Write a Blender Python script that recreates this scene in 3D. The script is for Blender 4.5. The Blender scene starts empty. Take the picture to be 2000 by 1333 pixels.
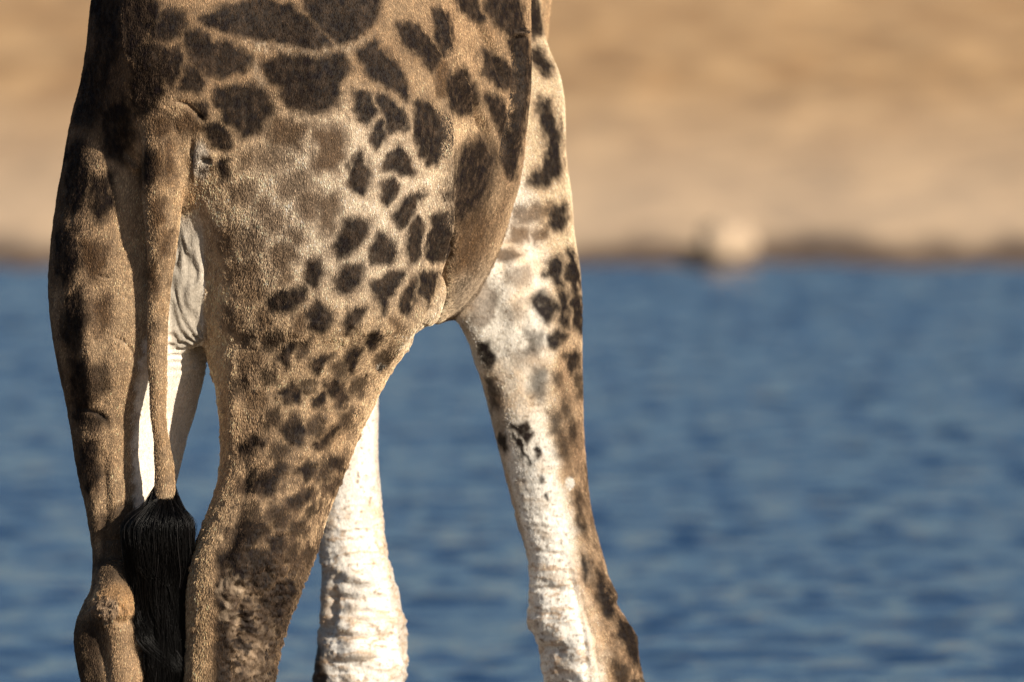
import bpy, math, random
import numpy as np

sc = bpy.context.scene
col = sc.collection
R = math.radians

# ------------------------------------------------------------------ camera
CAM = np.array([0.0, -25.0, 2.6])
DROP = 1.02
PITCH = math.atan2(DROP, 25.0)
DIST = math.hypot(DROP, 25.0)
FPX = 2000 * DIST / 2.5
cam = bpy.data.cameras.new('camera')
camo = bpy.data.objects.new('camera', cam)
col.objects.link(camo)
camo.location = CAM
camo.rotation_euler = (math.pi / 2 - PITCH, 0, 0)
cam.sensor_width = 36
cam.lens = 36 * DIST / 2.5
cam.clip_start = 0.5
cam.clip_end = 4000
cam.dof.use_dof = True
cam.dof.focus_distance = DIST - 0.15
cam.dof.aperture_fstop = 3.4
sc.camera = camo

# ------------------------------------------------------------------ light
SUN_AZ, SUN_EL = 43.0, 22.0          # degrees to the right of the viewing direction's reverse, above horizon
world = bpy.data.worlds.new('World')
sc.world = world
world.use_nodes = True
nt = world.node_tree
bg = nt.nodes['Background']
sky = nt.nodes.new('ShaderNodeTexSky')
sky.sky_type = 'NISHITA'
sky.sun_disc = False
sky.sun_elevation = R(SUN_EL)
sky.sun_rotation = R(180 - SUN_AZ)
sky.air_density = 1.0
sky.dust_density = 0.25
sky.ozone_density = 3.0
nt.links.new(sky.outputs[0], bg.inputs[0])
bg.inputs[1].default_value = 0.05
sun = bpy.data.lights.new('sun', 'SUN')
sun.energy = 5.0
sun.angle = R(0.53)
sun.color = (1.0, 0.89, 0.74)
suno = bpy.data.objects.new('sun', sun)
col.objects.link(suno)
from mathutils import Vector
sd = Vector((math.sin(R(SUN_AZ)) * math.cos(R(SUN_EL)), -math.cos(R(SUN_AZ)) * math.cos(R(SUN_EL)), math.sin(R(SUN_EL))))
suno.rotation_euler = sd.to_track_quat('Z', 'Y').to_euler()
suno.location = (10, -10, 10)
sc.view_settings.view_transform = 'Standard'
sc.view_settings.look = 'None'
sc.view_settings.exposure = 0.5
sc.view_settings.gamma = 1
sc.view_settings.use_curve_mapping = False
sc.cycles.max_bounces = 6
sc.cycles.diffuse_bounces = 3

# ------------------------------------------------------------------ helpers
rng = np.random.default_rng(7)
cp, sp = math.cos(PITCH), math.sin(PITCH)


def at(px, py, Y):
    """world point on the sight line of photo pixel (px, py) at depth Y"""
    px = np.asarray(px, float); py = np.asarray(py, float); Y = np.asarray(Y, float)
    dx = (px - 1000) / FPX
    u = -(py - 666.5) / FPX
    dy = cp + u * sp
    dz = -sp + u * cp
    s = (Y - CAM[1]) / dy
    return np.stack(np.broadcast_arrays(CAM[0] + s * dx, Y * 1.0, CAM[2] + s * dz), -1)


def to_px(P):
    v = P - CAM
    d = v[:, 1] * cp - v[:, 2] * sp
    u = v[:, 1] * sp + v[:, 2] * cp
    return 1000 + FPX * v[:, 0] / d, 666.5 - FPX * u / d


def _hash(ix, iy, iz, seed):
    with np.errstate(over='ignore'):
        h = (ix.astype(np.uint32) * np.uint32(374761393) + iy.astype(np.uint32) * np.uint32(668265263)
             + iz.astype(np.uint32) * np.uint32(2147483647 & 1274126177) + np.uint32((seed * 1013904223) & 0xffffffff))
        h = (h ^ (h >> np.uint32(13))) * np.uint32(1274126177)
        h = (h ^ (h >> np.uint32(16))) * np.uint32(2246822519)
        h = h ^ (h >> np.uint32(15))
    return (h & np.uint32(0xffffff)).astype(np.float32) / np.float32(0xffffff) * 2 - 1


def noise(P, scale, seed=0, octv=1, gain=0.5):
    """value noise in -1..1; scale is the size of a lump in metres (number or triple)"""
    out = np.zeros(len(P), np.float32)
    amp = 1.0; tot = 0
    s = np.asarray(scale, float) * np.ones(3)
    for o in range(octv):
        Q = P / s + 1000.37 + o * 17.3
        f = np.floor(Q)
        w = (Q - f).astype(np.float32)
        w = w * w * w * (w * (w * 6 - 15) + 10)
        i = f.astype(np.int64)
        r = 0
        for a in (0, 1):
            for b in (0, 1):
                for c in (0, 1):
                    ww = (w[:, 0] if a else 1 - w[:, 0]) * (w[:, 1] if b else 1 - w[:, 1]) * (w[:, 2] if c else 1 - w[:, 2])
                    r = r + ww * _hash(i[:, 0] + a, i[:, 1] + b, i[:, 2] + c, seed + o)
        out += amp * r
        tot += amp
        amp *= gain
        s = s / 2.03
    return out / tot * 1.35


def sst(x, a, b):
    t = np.clip((x - a) / (b - a), 0, 1)
    return t * t * (3 - 2 * t)


def lin(table, x):
    t = np.asarray(table, float)
    return np.interp(x, t[:, 0], t[:, 1])


def smin(a, b, k):
    h = np.maximum(k - np.abs(a - b), 0) / k
    return np.minimum(a, b) - h * h * k * 0.25


def mat(name):
    m = bpy.data.materials.new(name)
    m.use_nodes = True
    t = m.node_tree
    return m, t, t.nodes['Principled BSDF']


def mesh_obj(name, V, F, m, parent=None, smooth=True):
    me = bpy.data.meshes.new(name)
    V = np.asarray(V, np.float32); F = np.asarray(F, np.int32)
    n, k = F.shape
    me.vertices.add(len(V)); me.vertices.foreach_set('co', V.ravel())
    me.loops.add(n * k); me.loops.foreach_set('vertex_index', F.ravel())
    me.polygons.add(n); me.polygons.foreach_set('loop_start', np.arange(0, n * k, k, dtype=np.int32))
    me.update(calc_edges=True)
    me.polygons.foreach_set('use_smooth', np.full(n, smooth))
    if m: me.materials.append(m)
    o = bpy.data.objects.new(name, me)
    col.objects.link(o)
    if parent: o.parent = parent
    return o


# ------------------------------------------------------------------ ground, water
def axis(parts):
    out = [np.linspace(a, b, n, endpoint=False) for a, b, n in parts[:-1]]
    a, b, n = parts[-1]
    return np.concatenate(out + [np.linspace(a, b, n)])


def grid(xs, ys):
    X, Y = np.meshgrid(xs, ys)
    nx, ny = len(xs), len(ys)
    i = np.arange(nx - 1)[None, :] + nx * np.arange(ny - 1)[:, None]
    F = np.stack([i, i + 1, i + nx + 1, i + nx], -1).reshape(-1, 4)
    return X.ravel(), Y.ravel(), F


SHORE = 52.8
xs = axis([(-900, -60, 16), (-60, -9, 34), (-9, 9, 180), (9, 60, 34), (60, 900, 17)])
ys = axis([(-300, -10, 20), (-10, 8, 60), (8, SHORE - 4, 40), (SHORE - 4, SHORE + 75, 560), (SHORE + 75, 300, 90), (300, 2500, 40)])
X, Y, F = grid(xs, ys)
P = np.stack([X, Y, 0 * X], -1)
shore = SHORE + 0.8 * noise(P, (3.0, 200, 1), 3, 2) + 0.25 * noise(P, (0.7, 200, 1), 4, 2)
near = 2.4 + 0.5 * noise(P, (2.5, 100, 1), 5, 2)
Z = np.where(Y < near, 0.02 + 0.012 * np.clip(near - Y, 0, 60), 0)
mid = (Y >= near) & (Y < shore)
Z = np.where(mid, -0.5 * np.minimum(1, (Y - near) / 4) * np.minimum(1, (shore - Y) / 1.2) + 0.02, Z)
far = np.clip(Y - shore, 0, None)
Z = np.where(Y >= shore, 0.02 + 0.10 * (1 - np.exp(-far / 0.5)) + 0.035 * np.minimum(far, 400), Z)
rough = np.where(Y >= shore, np.minimum(1, far / 3) * (0.06 * noise(P, 1.3, 8, 3) + 0.03 * noise(P, 0.35, 9, 2)), 0.012 * noise(P, 0.25, 10, 3) * (Y < near))
Z = Z + rough
gm, t, b = mat('dry_sand')
N = t.nodes.new
geo = N('ShaderNodeNewGeometry')
sep = N('ShaderNodeSeparateXYZ'); t.links.new(geo.outputs['Position'], sep.inputs[0])
n1 = N('ShaderNodeTexNoise'); n1.inputs['Scale'].default_value = 1.0; n1.inputs['Detail'].default_value = 4
mpg = N('ShaderNodeMapping'); mpg.inputs['Scale'].default_value = (1.5, .28, 1)
t.links.new(geo.outputs['Position'], mpg.inputs[0]); t.links.new(mpg.outputs[0], n1.inputs['Vector'])
cr = N('ShaderNodeValToRGB')
cr.color_ramp.elements[0].position = 0.37; cr.color_ramp.elements[0].color = (0.50, 0.28, 0.115, 1)
cr.color_ramp.elements[1].position = 0.63; cr.color_ramp.elements[1].color = (0.80, 0.495, 0.23, 1)
t.links.new(n1.outputs['Fac'], cr.inputs[0])
n2 = N('ShaderNodeTexNoise'); n2.inputs['Scale'].default_value = 7; n2.inputs['Detail'].default_value = 4
t.links.new(geo.outputs['Position'], n2.inputs['Vector'])
mx = N('ShaderNodeMixRGB'); mx.blend_type = 'MULTIPLY'; mx.inputs[0].default_value = 0.5
t.links.new(cr.outputs[0], mx.inputs[1]); t.links.new(n2.outputs['Fac'], mx.inputs[2])
# paler crust band just above the water, then the wet dark strip, both by height above the water
pale = N('ShaderNodeMapRange'); pale.inputs['From Min'].default_value = 1.0; pale.inputs['From Max'].default_value = 0.3
t.links.new(sep.outputs['Z'], pale.inputs['Value'])
pm = N('ShaderNodeMixRGB'); pm.inputs[2].default_value = (0.70, 0.52, 0.345, 1)
pf = N('ShaderNodeMath'); pf.operation = 'MULTIPLY'; pf.inputs[1].default_value = 0.65
t.links.new(pale.outputs[0], pf.inputs[0]); t.links.new(pf.outputs[0], pm.inputs[0]); t.links.new(mx.outputs[0], pm.inputs[1])
wet = N('ShaderNodeMapRange'); wet.inputs['From Min'].default_value = 0.19; wet.inputs['From Max'].default_value = 0.10
wz = N('ShaderNodeMath'); wz.operation = 'MULTIPLY_ADD'; wz.inputs[1].default_value = 0.35
wo = N('ShaderNodeMath'); wo.operation = 'SUBTRACT'; wo.inputs[1].default_value = 0.17
t.links.new(n1.outputs['Fac'], wz.inputs[0]); t.links.new(sep.outputs['Z'], wz.inputs[2]); t.links.new(wz.outputs[0], wo.inputs[0]); t.links.new(wo.outputs[0], wet.inputs['Value'])
wm = N('ShaderNodeMixRGB'); wm.inputs[2].default_value = (0.12, 0.075, 0.045, 1)
t.links.new(wet.outputs[0], wm.inputs[0]); t.links.new(pm.outputs[0], wm.inputs[1])
t.links.new(wm.outputs[0], b.inputs['Base Color'])
b.inputs['Roughness'].default_value = 0.95
bp = N('ShaderNodeBump'); bp.inputs['Strength'].default_value = 0.6; bp.inputs['Distance'].default_value = 0.04
t.links.new(n2.outputs['Fac'], bp.inputs['Height']); t.links.new(bp.outputs[0], b.inputs['Normal'])
ground = mesh_obj('ground', np.stack([X, Y, Z], -1), F, gm)
ground['kind'] = 'structure'

xs = axis([(-300, -12, 40), (-12, -5, 40), (-5, 5, 240), (5, 12, 40), (12, 300, 41)])
ys = axis([(1.0, 6, 60), (6, SHORE + 4, 1200)])
X, Y, F = grid(xs, ys)
P = np.stack([X, Y, 0 * X], -1)
fade = np.clip((14 - np.abs(X)) / 6, 0, 1) * np.clip((Y - 1) / 5, 0, 1)
W = 0.009 * noise(P, (0.11, 0.15, 1), 24, 1) + 0.016 * noise(P, (0.21, 0.29, 1), 21, 1) + 0.010 * noise(P, (0.42, 0.6, 1), 22, 1) + 0.004 * noise(P, (1.2, 2.0, 1), 23, 1)
wm_, t, b = mat('lake_water')
b.inputs['Base Color'].default_value = (0.012, 0.040, 0.10, 1)
b.inputs['Specular IOR Level'].default_value = 0.42
b.inputs['Roughness'].default_value = 0.17
b.inputs['IOR'].default_value = 1.333
n1 = t.nodes.new('ShaderNodeTexNoise'); n1.inputs['Scale'].default_value = 9; n1.inputs['Detail'].default_value = 3
g2 = t.nodes.new('ShaderNodeNewGeometry'); t.links.new(g2.outputs['Position'], n1.inputs['Vector'])
bp = t.nodes.new('ShaderNodeBump'); bp.inputs['Strength'].default_value = 0.35; bp.inputs['Distance'].default_value = 0.02
t.links.new(n1.outputs['Fac'], bp.inputs['Height']); t.links.new(bp.outputs[0], b.inputs['Normal'])
water = mesh_obj('water', np.stack([X, Y, W * fade], -1), F, wm_)
water['kind'] = 'structure'


# ------------------------------------------------------------------ stones at the far shore
def stone(name, px, py, w, h, colr, label, seed, Y=None):
    base = at(px, py, Y or SHORE + 0.3)
    n = 26
    th = np.linspace(0, math.pi, n); ph = np.linspace(0, 2 * math.pi, 2 * n, endpoint=False)
    T, Q = np.meshgrid(th, ph, indexing='ij')
    D = np.stack([np.sin(T) * np.cos(Q), np.sin(T) * np.sin(Q), np.cos(T)], -1).reshape(-1, 3)
    k = 1 + 0.26 * noise(D, 0.8, seed, 3) 
    D = np.sign(D) * np.abs(D) ** 0.85
    V = D * k[:, None] * np.array([w / 2, w * 0.42, h / 2])
    m_ = 2 * n
    i = (np.arange(n - 1)[:, None] * m_); j = np.arange(m_)[None, :]; j2 = (j + 1) % m_
    F = np.stack([i + j, i + m_ + j, i + m_ + j2, i + j2], -1).reshape(-1, 4)
    m, t, b = mat('stone_' + name + str(seed))
    nz = t.nodes.new('ShaderNodeTexNoise'); nz.inputs['Scale'].default_value = 14; nz.inputs['Detail'].default_value = 6
    r = t.nodes.new('ShaderNodeValToRGB')
    r.color_ramp.elements[0].position = 0.3; r.color_ramp.elements[0].color = (*[c * 0.75 for c in colr], 1)
    r.color_ramp.elements[1].position = 0.7; r.color_ramp.elements[1].color = (*colr, 1)
    t.links.new(nz.outputs['Fac'], r.inputs[0]); t.links.new(r.outputs[0], b.inputs['Base Color'])
    b.inputs['Roughness'].default_value = 0.9
    o = mesh_obj(name, V, F, m)
    o.location = tuple(base)
    o['label'] = label; o['category'] = 'rock'; o['group'] = 'stones on the far bank'
    return o


stone('boulder', 1420, 474, 0.40, 0.33, (0.52, 0.385, 0.26), 'large pale rounded boulder at the far waterline', 5)
stone('rock', 1366, 498, 0.17, 0.14, (0.04, 0.03, 0.022), 'small dark wet rock close beside the pale boulder', 9, SHORE + 0.05)
stone('rock', 1942, 72, 0.22, 0.20, (0.50, 0.36, 0.25), 'pale stone high on the sandy bank near the right edge', 12, SHORE + 37)
stone('rock', 1572, 440, 0.26, 0.13, (0.55, 0.43, 0.31), 'low whitish stone on the crust right of the boulder', 15, SHORE + 5)
stone('rock', 1300, 425, 0.24, 0.13, (0.58, 0.44, 0.31), 'low whitish stone on the crust left of the boulder', 18, SHORE + 6)

# ------------------------------------------------------------------ the giraffe: one continuous surface
TH = R(30)
HV = np.array([math.sin(TH), math.cos(TH)])      # forward
RV = np.array([math.cos(TH), -math.sin(TH)])     # its right
ORG = at(415, 400, 0.05)[:2]


def dense(rows, n=260):
    rows = np.asarray(rows, float)
    x = rows[:, 0]
    xx = np.linspace(x[0], x[-1], n)
    out = [xx]
    for c in range(1, rows.shape[1]):
        y = rows[:, c]
        d = np.gradient(y, x)
        s = np.diff(y) / np.diff(x)
        for i in range(1, len(y) - 1):                # monotone Hermite
            if s[i - 1] * s[i] <= 0: d[i] = 0.35 * (s[i - 1] + s[i]) * 0.5
            else: d[i] = np.sign(s[i]) * min(abs(d[i]), 3 * min(abs(s[i - 1]), abs(s[i])))
        k = np.clip(np.searchsorted(x, xx, 'right') - 1, 0, len(x) - 2)
        h = x[k + 1] - x[k]; t = (xx - x[k]) / h
        out.append((2*t**3-3*t**2+1)*y[k] + (t**3-2*t**2+t)*h*d[k] + (-2*t**3+3*t**2)*y[k+1] + (t**3-t**2)*h*d[k+1])
    return np.stack(out, 1)


class Limb:
    """upright limb: rows (py, x left, x right, Y centre, fore-aft/side ratio)"""
    def __init__(s, rows, expo=2.0, turn=0.0, zmin=None, zmax=None):
        d = dense(rows)
        L = at(d[:, 1], d[:, 0], d[:, 3]); Rr = at(d[:, 2], d[:, 0], d[:, 3])
        z = L[:, 2]
        o = np.argsort(z)
        s.z = z[o]; s.cx = ((L[:, 0] + Rr[:, 0]) / 2)[o]; s.cy = d[:, 3][o]
        w = ((Rr[:, 0] - L[:, 0]) / 2)[o]; q = d[:, 4][o]
        a = TH + turn
        s.ca, s.sa = math.cos(a), math.sin(a)
        s.b = w / np.sqrt((q * s.sa) ** 2 + s.ca ** 2); s.a = s.b * q
        s.p = expo
        s.z0 = s.z[0] if zmin is None else zmin
        s.z1 = s.z[-1] if zmax is None else zmax
        m = max(s.a.max(), s.b.max()) + 0.12
        s.lo = np.array([s.cx.min() - m, s.cy.min() - m, s.z0 - 0.12]); s.hi = np.array([s.cx.max() + m, s.cy.max() + m, s.z1 + 0.12])

    def __call__(s, x, y, z):
        cx = np.interp(z, s.z, s.cx); cy = np.interp(z, s.z, s.cy)
        a = np.interp(z, s.z, s.a); b = np.interp(z, s.z, s.b)
        dx = x - cx; dy = y - cy
        u = (dx * s.sa + dy * s.ca); v = (dx * s.ca - dy * s.sa)
        r = (np.abs(u / a) ** s.p + np.abs(v / b) ** s.p) ** (1 / s.p)
        L = np.sqrt(u * u + v * v) + 1e-6
        f = (L - L / np.maximum(r, 1e-4)) * 0.92
        f = np.where(r < 0.05, -np.minimum(a, b), f)
        f = np.maximum(f, s.z0 - z)
        return np.maximum(f, z - s.z1)


class Trunk:
    """lengthwise body: rows (t, side shift, z centre, half width, half height)"""
    def __init__(s, rows, p=2.2):
        d = dense(rows)
        s.d = d; s.p = p
        s.t0, s.t1 = d[0, 0], d[-1, 0]
        pts = [ORG + HV * t_ + RV * k for t_ in (s.t0 - .1, s.t1 + .1) for k in (-.6, .6)]
        pts = np.array(pts)
        s.lo = np.array([*pts.min(0), (d[:, 2] - d[:, 4]).min() - .15]); s.hi = np.array([*pts.max(0), (d[:, 2] + d[:, 4]).max() + .15])

    def __call__(s, x, y, z):
        dx = x - ORG[0]; dy = y - ORG[1]
        t = dx * HV[0] + dy * HV[1]; v = dx * RV[0] + dy * RV[1]
        d = s.d
        c = np.interp(t, d[:, 0], d[:, 1]); zc = np.interp(t, d[:, 0], d[:, 2])
        b = np.interp(t, d[:, 0], d[:, 3]); h = np.interp(t, d[:, 0], d[:, 4])
        u = v - c; w = z - zc
        r = (np.abs(u / b) ** s.p + np.abs(w / h) ** s.p) ** (1 / s.p)
        L = np.sqrt(u * u + w * w) + 1e-6
        f = (L - L / np.maximum(r, 1e-4)) * 0.9
        f = np.where(r < 0.05, -np.minimum(b, h), f)
        return np.maximum(f, np.maximum(s.t0 - t, t - s.t1))


class Chain:
    """round cones through points (x, y, z, r)"""
    def __init__(s, pts, k=0.0):
        s.p = np.asarray(pts, float); s.k = k
        r = s.p[:, 3].max() + 0.12
        s.lo = s.p[:, :3].min(0) - r; s.hi = s.p[:, :3].max(0) + r

    def __call__(s, x, y, z):
        f = None
        for A, B in zip(s.p[:-1], s.p[1:]):
            bx, by, bz = B[:3] - A[:3]
            L2 = bx * bx + by * by + bz * bz
            t = np.clip(((x - A[0]) * bx + (y - A[1]) * by + (z - A[2]) * bz) / L2, 0, 1)
            d = np.sqrt((x - A[0] - t * bx) ** 2 + (y - A[1] - t * by) ** 2 + (z - A[2] - t * bz) ** 2) - (A[3] + t * (B[3] - A[3]))
            f = d if f is None else (smin(f, d, s.k) if s.k else np.minimum(f, d))
        return f


LH = Limb([(-180, 300, 560, .16, 1.1), (-60, 238, 540, .13, 1.1), (0, 216, 520, .12, 1.1), (100, 186, 480, .10, 1.1), (200, 156, 440, .09, 1.1), (300, 134, 410, .08, 1.1),
           (400, 116, 398, .08, 1.1), (500, 106, 396, .08, 1.15), (600, 107, 398, .08, 1.2), (700, 118, 398, .085, 1.3), (800, 138, 378, .10, 1.4), (850, 148, 364, .09, 1.5),
           (900, 156, 353, .08, 1.5), (1000, 175, 325, .04, 1.5), (1100, 187, 298, .0, 1.4), (1150, 181, 285, -.05, 1.3), (1200, 158, 276, -.05, 1.2), (1250, 148, 276, -.05, 1.2),
           (1333, 160, 286, -.05, 1.2), (1420, 178, 280, -.05, 1.1), (1500, 190, 272, -.05, 1.1), (1780, 193, 268, .0, 1.1), (1850, 184, 278, .0, 1.1), (1895, 188, 276, .02, 1.1), (1990, 165, 298, .05, 1.3)], 2.2, zmin=0.01)
RH = Limb([(-180, 480, 760, .10, 1.0), (-60, 420, 830, .08, 1.0), (50, 385, 865, .07, 1.0), (200, 378, 885, .06, 1.0), (300, 378, 888, .05, 1.0), (400, 382, 884, .05, 1.0), (500, 386, 874, .05, 1.0),
           (600, 394, 862, .04, 1.0), (640, 398, 841, .03, 1.0), (665, 402, 812, .03, 1.0), (700, 408, 780, .02, 1.05), (750, 424, 745, .01, 1.1), (800, 432, 721, .0, 1.2), (850, 436, 700, -.01, 1.2), (900, 434, 680, -.03, 1.2),
           (950, 425, 660, -.05, 1.25), (1000, 408, 641, -.07, 1.3), (1050, 388, 625, -.08, 1.3), (1100, 370, 608, -.09, 1.3), (1150, 364, 587, -.10, 1.3), (1200, 361, 566, -.10, 1.3),
           (1250, 361, 550, -.10, 1.3), (1333, 358, 532, -.10, 1.3), (1420, 372, 508, -.09, 1.3), (1500, 385, 498, -.08, 1.2), (1780, 392, 486, -.06, 1.1), (1850, 383, 496, -.06, 1.1), (1900, 388, 494, -.05, 1.1), (2000, 365, 520, -.02, 1.3)], 2.15, zmin=0.01)
FR = Limb([(-260, 880, 1010, 1.25, 1.4), (-100, 870, 1030, 1.2, 1.4), (0, 860, 1044, 1.12, 1.4), (80, 858, 1066, 1.08, 1.3), (150, 858, 1092, 1.05, 1.3), (200, 858, 1099, 1.03, 1.2), (300, 860, 1102, 1.0, 1.2), (380, 862, 1112, .98, 1.2),
           (450, 868, 1115, .97, 1.1), (520, 882, 1128, .96, 1.1), (600, 900, 1134, .95, 1.05), (650, 914, 1135, .95, 1.05), (700, 930, 1137, .95, 1.05), (800, 958, 1140, .95, 1.05), (900, 980, 1146, .95, 1.05),
           (1000, 1005, 1156, .95, 1.1), (1100, 1030, 1180, .94, 1.1), (1150, 1033, 1194, .94, 1.1), (1200, 1030, 1216, .94, 1.1), (1245, 1046, 1246, .94, 1.1), (1333, 1066, 1252, .94, 1.1), (1400, 1090, 1240, .94, 1.1),
           (1500, 1120, 1225, .95, 1.1), (1700, 1140, 1232, .98, 1.1), (1760, 1132, 1246, 1.0, 1.1), (1800, 1138, 1244, 1.0, 1.1), (1900, 1118, 1275, 1.04, 1.2)], 2.1, zmin=0.01)
FL = Limb([(-260, 640, 800, 1.35, 1.4), (0, 630, 800, 1.3, 1.4), (300, 610, 770, 1.25, 1.3), (600, 612, 748, 1.13, 1.2), (780, 620, 738, 1.11, 1.1), (850, 622, 737, 1.11, 1.1), (950, 624, 742, 1.11, 1.1), (1050, 625, 753, 1.11, 1.1),
           (1100, 628, 763, 1.11, 1.1), (1150, 632, 776, 1.11, 1.1), (1200, 632, 790, 1.11, 1.1), (1250, 626, 797, 1.11, 1.1), (1290, 617, 799, 1.11, 1.1), (1333, 620, 795, 1.11, 1.1), (1400, 640, 778, 1.11, 1.1), (1500, 656, 760, 1.11, 1.1),
           (1700, 662, 754, 1.13, 1.1), (1745, 656, 766, 1.15, 1.1), (1780, 660, 765, 1.15, 1.1), (1880, 642, 790, 1.19, 1.2)], 2.1, zmin=0.01)
BODY = Trunk([(-.34, 0, 2.36, .05, .08), (-.30, 0, 2.34, .13, .20), (-.2, 0, 2.30, .23, .33), (0, 0, 2.26, .31, .46), (.3, .02, 2.24, .40, .58), (.6, .03, 2.25, .44, .66), (.8, .02, 2.27, .415, .70),
              (.95, .0, 2.32, .345, .74), (1.1, 0, 2.40, .25, .80), (1.3, -.02, 2.5, .16, .80), (1.5, -.04, 2.56, .12, .70), (1.6, -.05, 2.6, .09, .5), (1.68, -.05, 2.62, .04, .2)])


def bp_(t, s, z, r):
    q = ORG + HV * t + RV * s
    return (q[0], q[1], z, r)


NECK = Chain([bp_(1.15, -.06, 2.85, .20), bp_(1.40, -.04, 3.2, .21), bp_(1.62, 0, 3.6, .18), bp_(1.84, 0, 4.1, .155), bp_(2.0, 0, 4.6, .125), bp_(2.05, 0, 4.74, .12)], .05)
HEAD = Chain([bp_(2.02, 0, 4.78, .115), bp_(2.16, 0, 4.76, .115), bp_(2.3, 0, 4.68, .085), bp_(2.46, 0, 4.56, .06), bp_(2.53, 0, 4.51, .058)], .05)
HORN = [Chain([bp_(2.03, s_ * .05, 4.84, .028), bp_(2.0, s_ * .065, 4.99, .024), bp_(2.0, s_ * .067, 5.01, .03)]) for s_ in (-1, 1)]
EAR = [Chain([bp_(2.0, s_ * .09, 4.80, .02), bp_(1.99, s_ * .16, 4.82, .035), bp_(1.98, s_ * .23, 4.82, .012)], .02) for s_ in (-1, 1)]


def pc(rows):
    out = []
    for px, py, Y, r in rows:
        q = at(px, py, Y); out.append((*q, r * .00125))
    return out


TAIL = Chain(pc([(352, 60, -.10, 70), (342, 150, -.15, 64), (330, 230, -.165, 52), (324, 300, -.17, 45), (317, 380, -.16, 39), (317, 440, -.16, 33), (316, 500, -.15, 26), (311, 560, -.145, 21.5), (308, 630, -.14, 19.5), (307, 700, -.14, 18.5), (309, 760, -.14, 16.5), (309, 810, -.14, 14.5), (315, 860, -.145, 14), (321, 910, -.14, 18), (323, 975, -.14, 20)]), 0)
ELBOW = Chain(pc([(925, 585, .86, 40), (940, 625, .86, 30), (958, 700, .88, 26)]), .04)
HOCKB = Chain(pc([(226, 1130, -.11, 34), (228, 1185, -.14, 38), (236, 1230, -.13, 33), (246, 1320, -.12, 36), (245, 1420, -.11, 30)]), .03)
WEB = Chain(pc([(382, 330, -.08, 36), (376, 450, -.04, 46), (370, 560, -.035, 44), (368, 640, -.03, 36)]), .03)
PARTS = [BODY, RH, LH, FR, FL, TAIL, NECK, HEAD, *HORN, *EAR, ELBOW, HOCKB, WEB]
BLEND = [None, .15, .035, .05, .05, .035, .10, .06, .02, .02, .02, .02, .04, .03, .04]


def field(x, y, z, parts=None, want_id=False):
    f = None; ids = None
    for i, (p, k) in enumerate(zip(PARTS, BLEND)):
        if parts is not None and not parts[i]: continue
        d = p(x, y, z)
        if want_id:
            if f is None: ids = np.zeros(d.shape, np.int16) + i; best = d
            else:
                ids = np.where(d < best, i, ids); best = np.minimum(best, d)
        f = d if f is None else smin(f, d, k)
    return (f, ids) if want_id else f


def field_pts(V, want_id=False):
    """field at loose points, each part only near its own box"""
    f = np.full(len(V), 1.0, np.float64)
    best = np.full(len(V), 9.0); ids = np.zeros(len(V), np.int16)
    for i, (p, k) in enumerate(zip(PARTS, BLEND)):
        m = np.nonzero(np.all((V > p.lo) & (V < p.hi), 1))[0]
        if not len(m): continue
        d = p(V[m, 0], V[m, 1], V[m, 2])
        f[m] = smin(f[m], d, k) if k else np.minimum(f[m], d)
        j = d < best[m]
        ids[m[j]] = i; best[m[j]] = d[j]
    return (f, ids) if want_id else f


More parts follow.
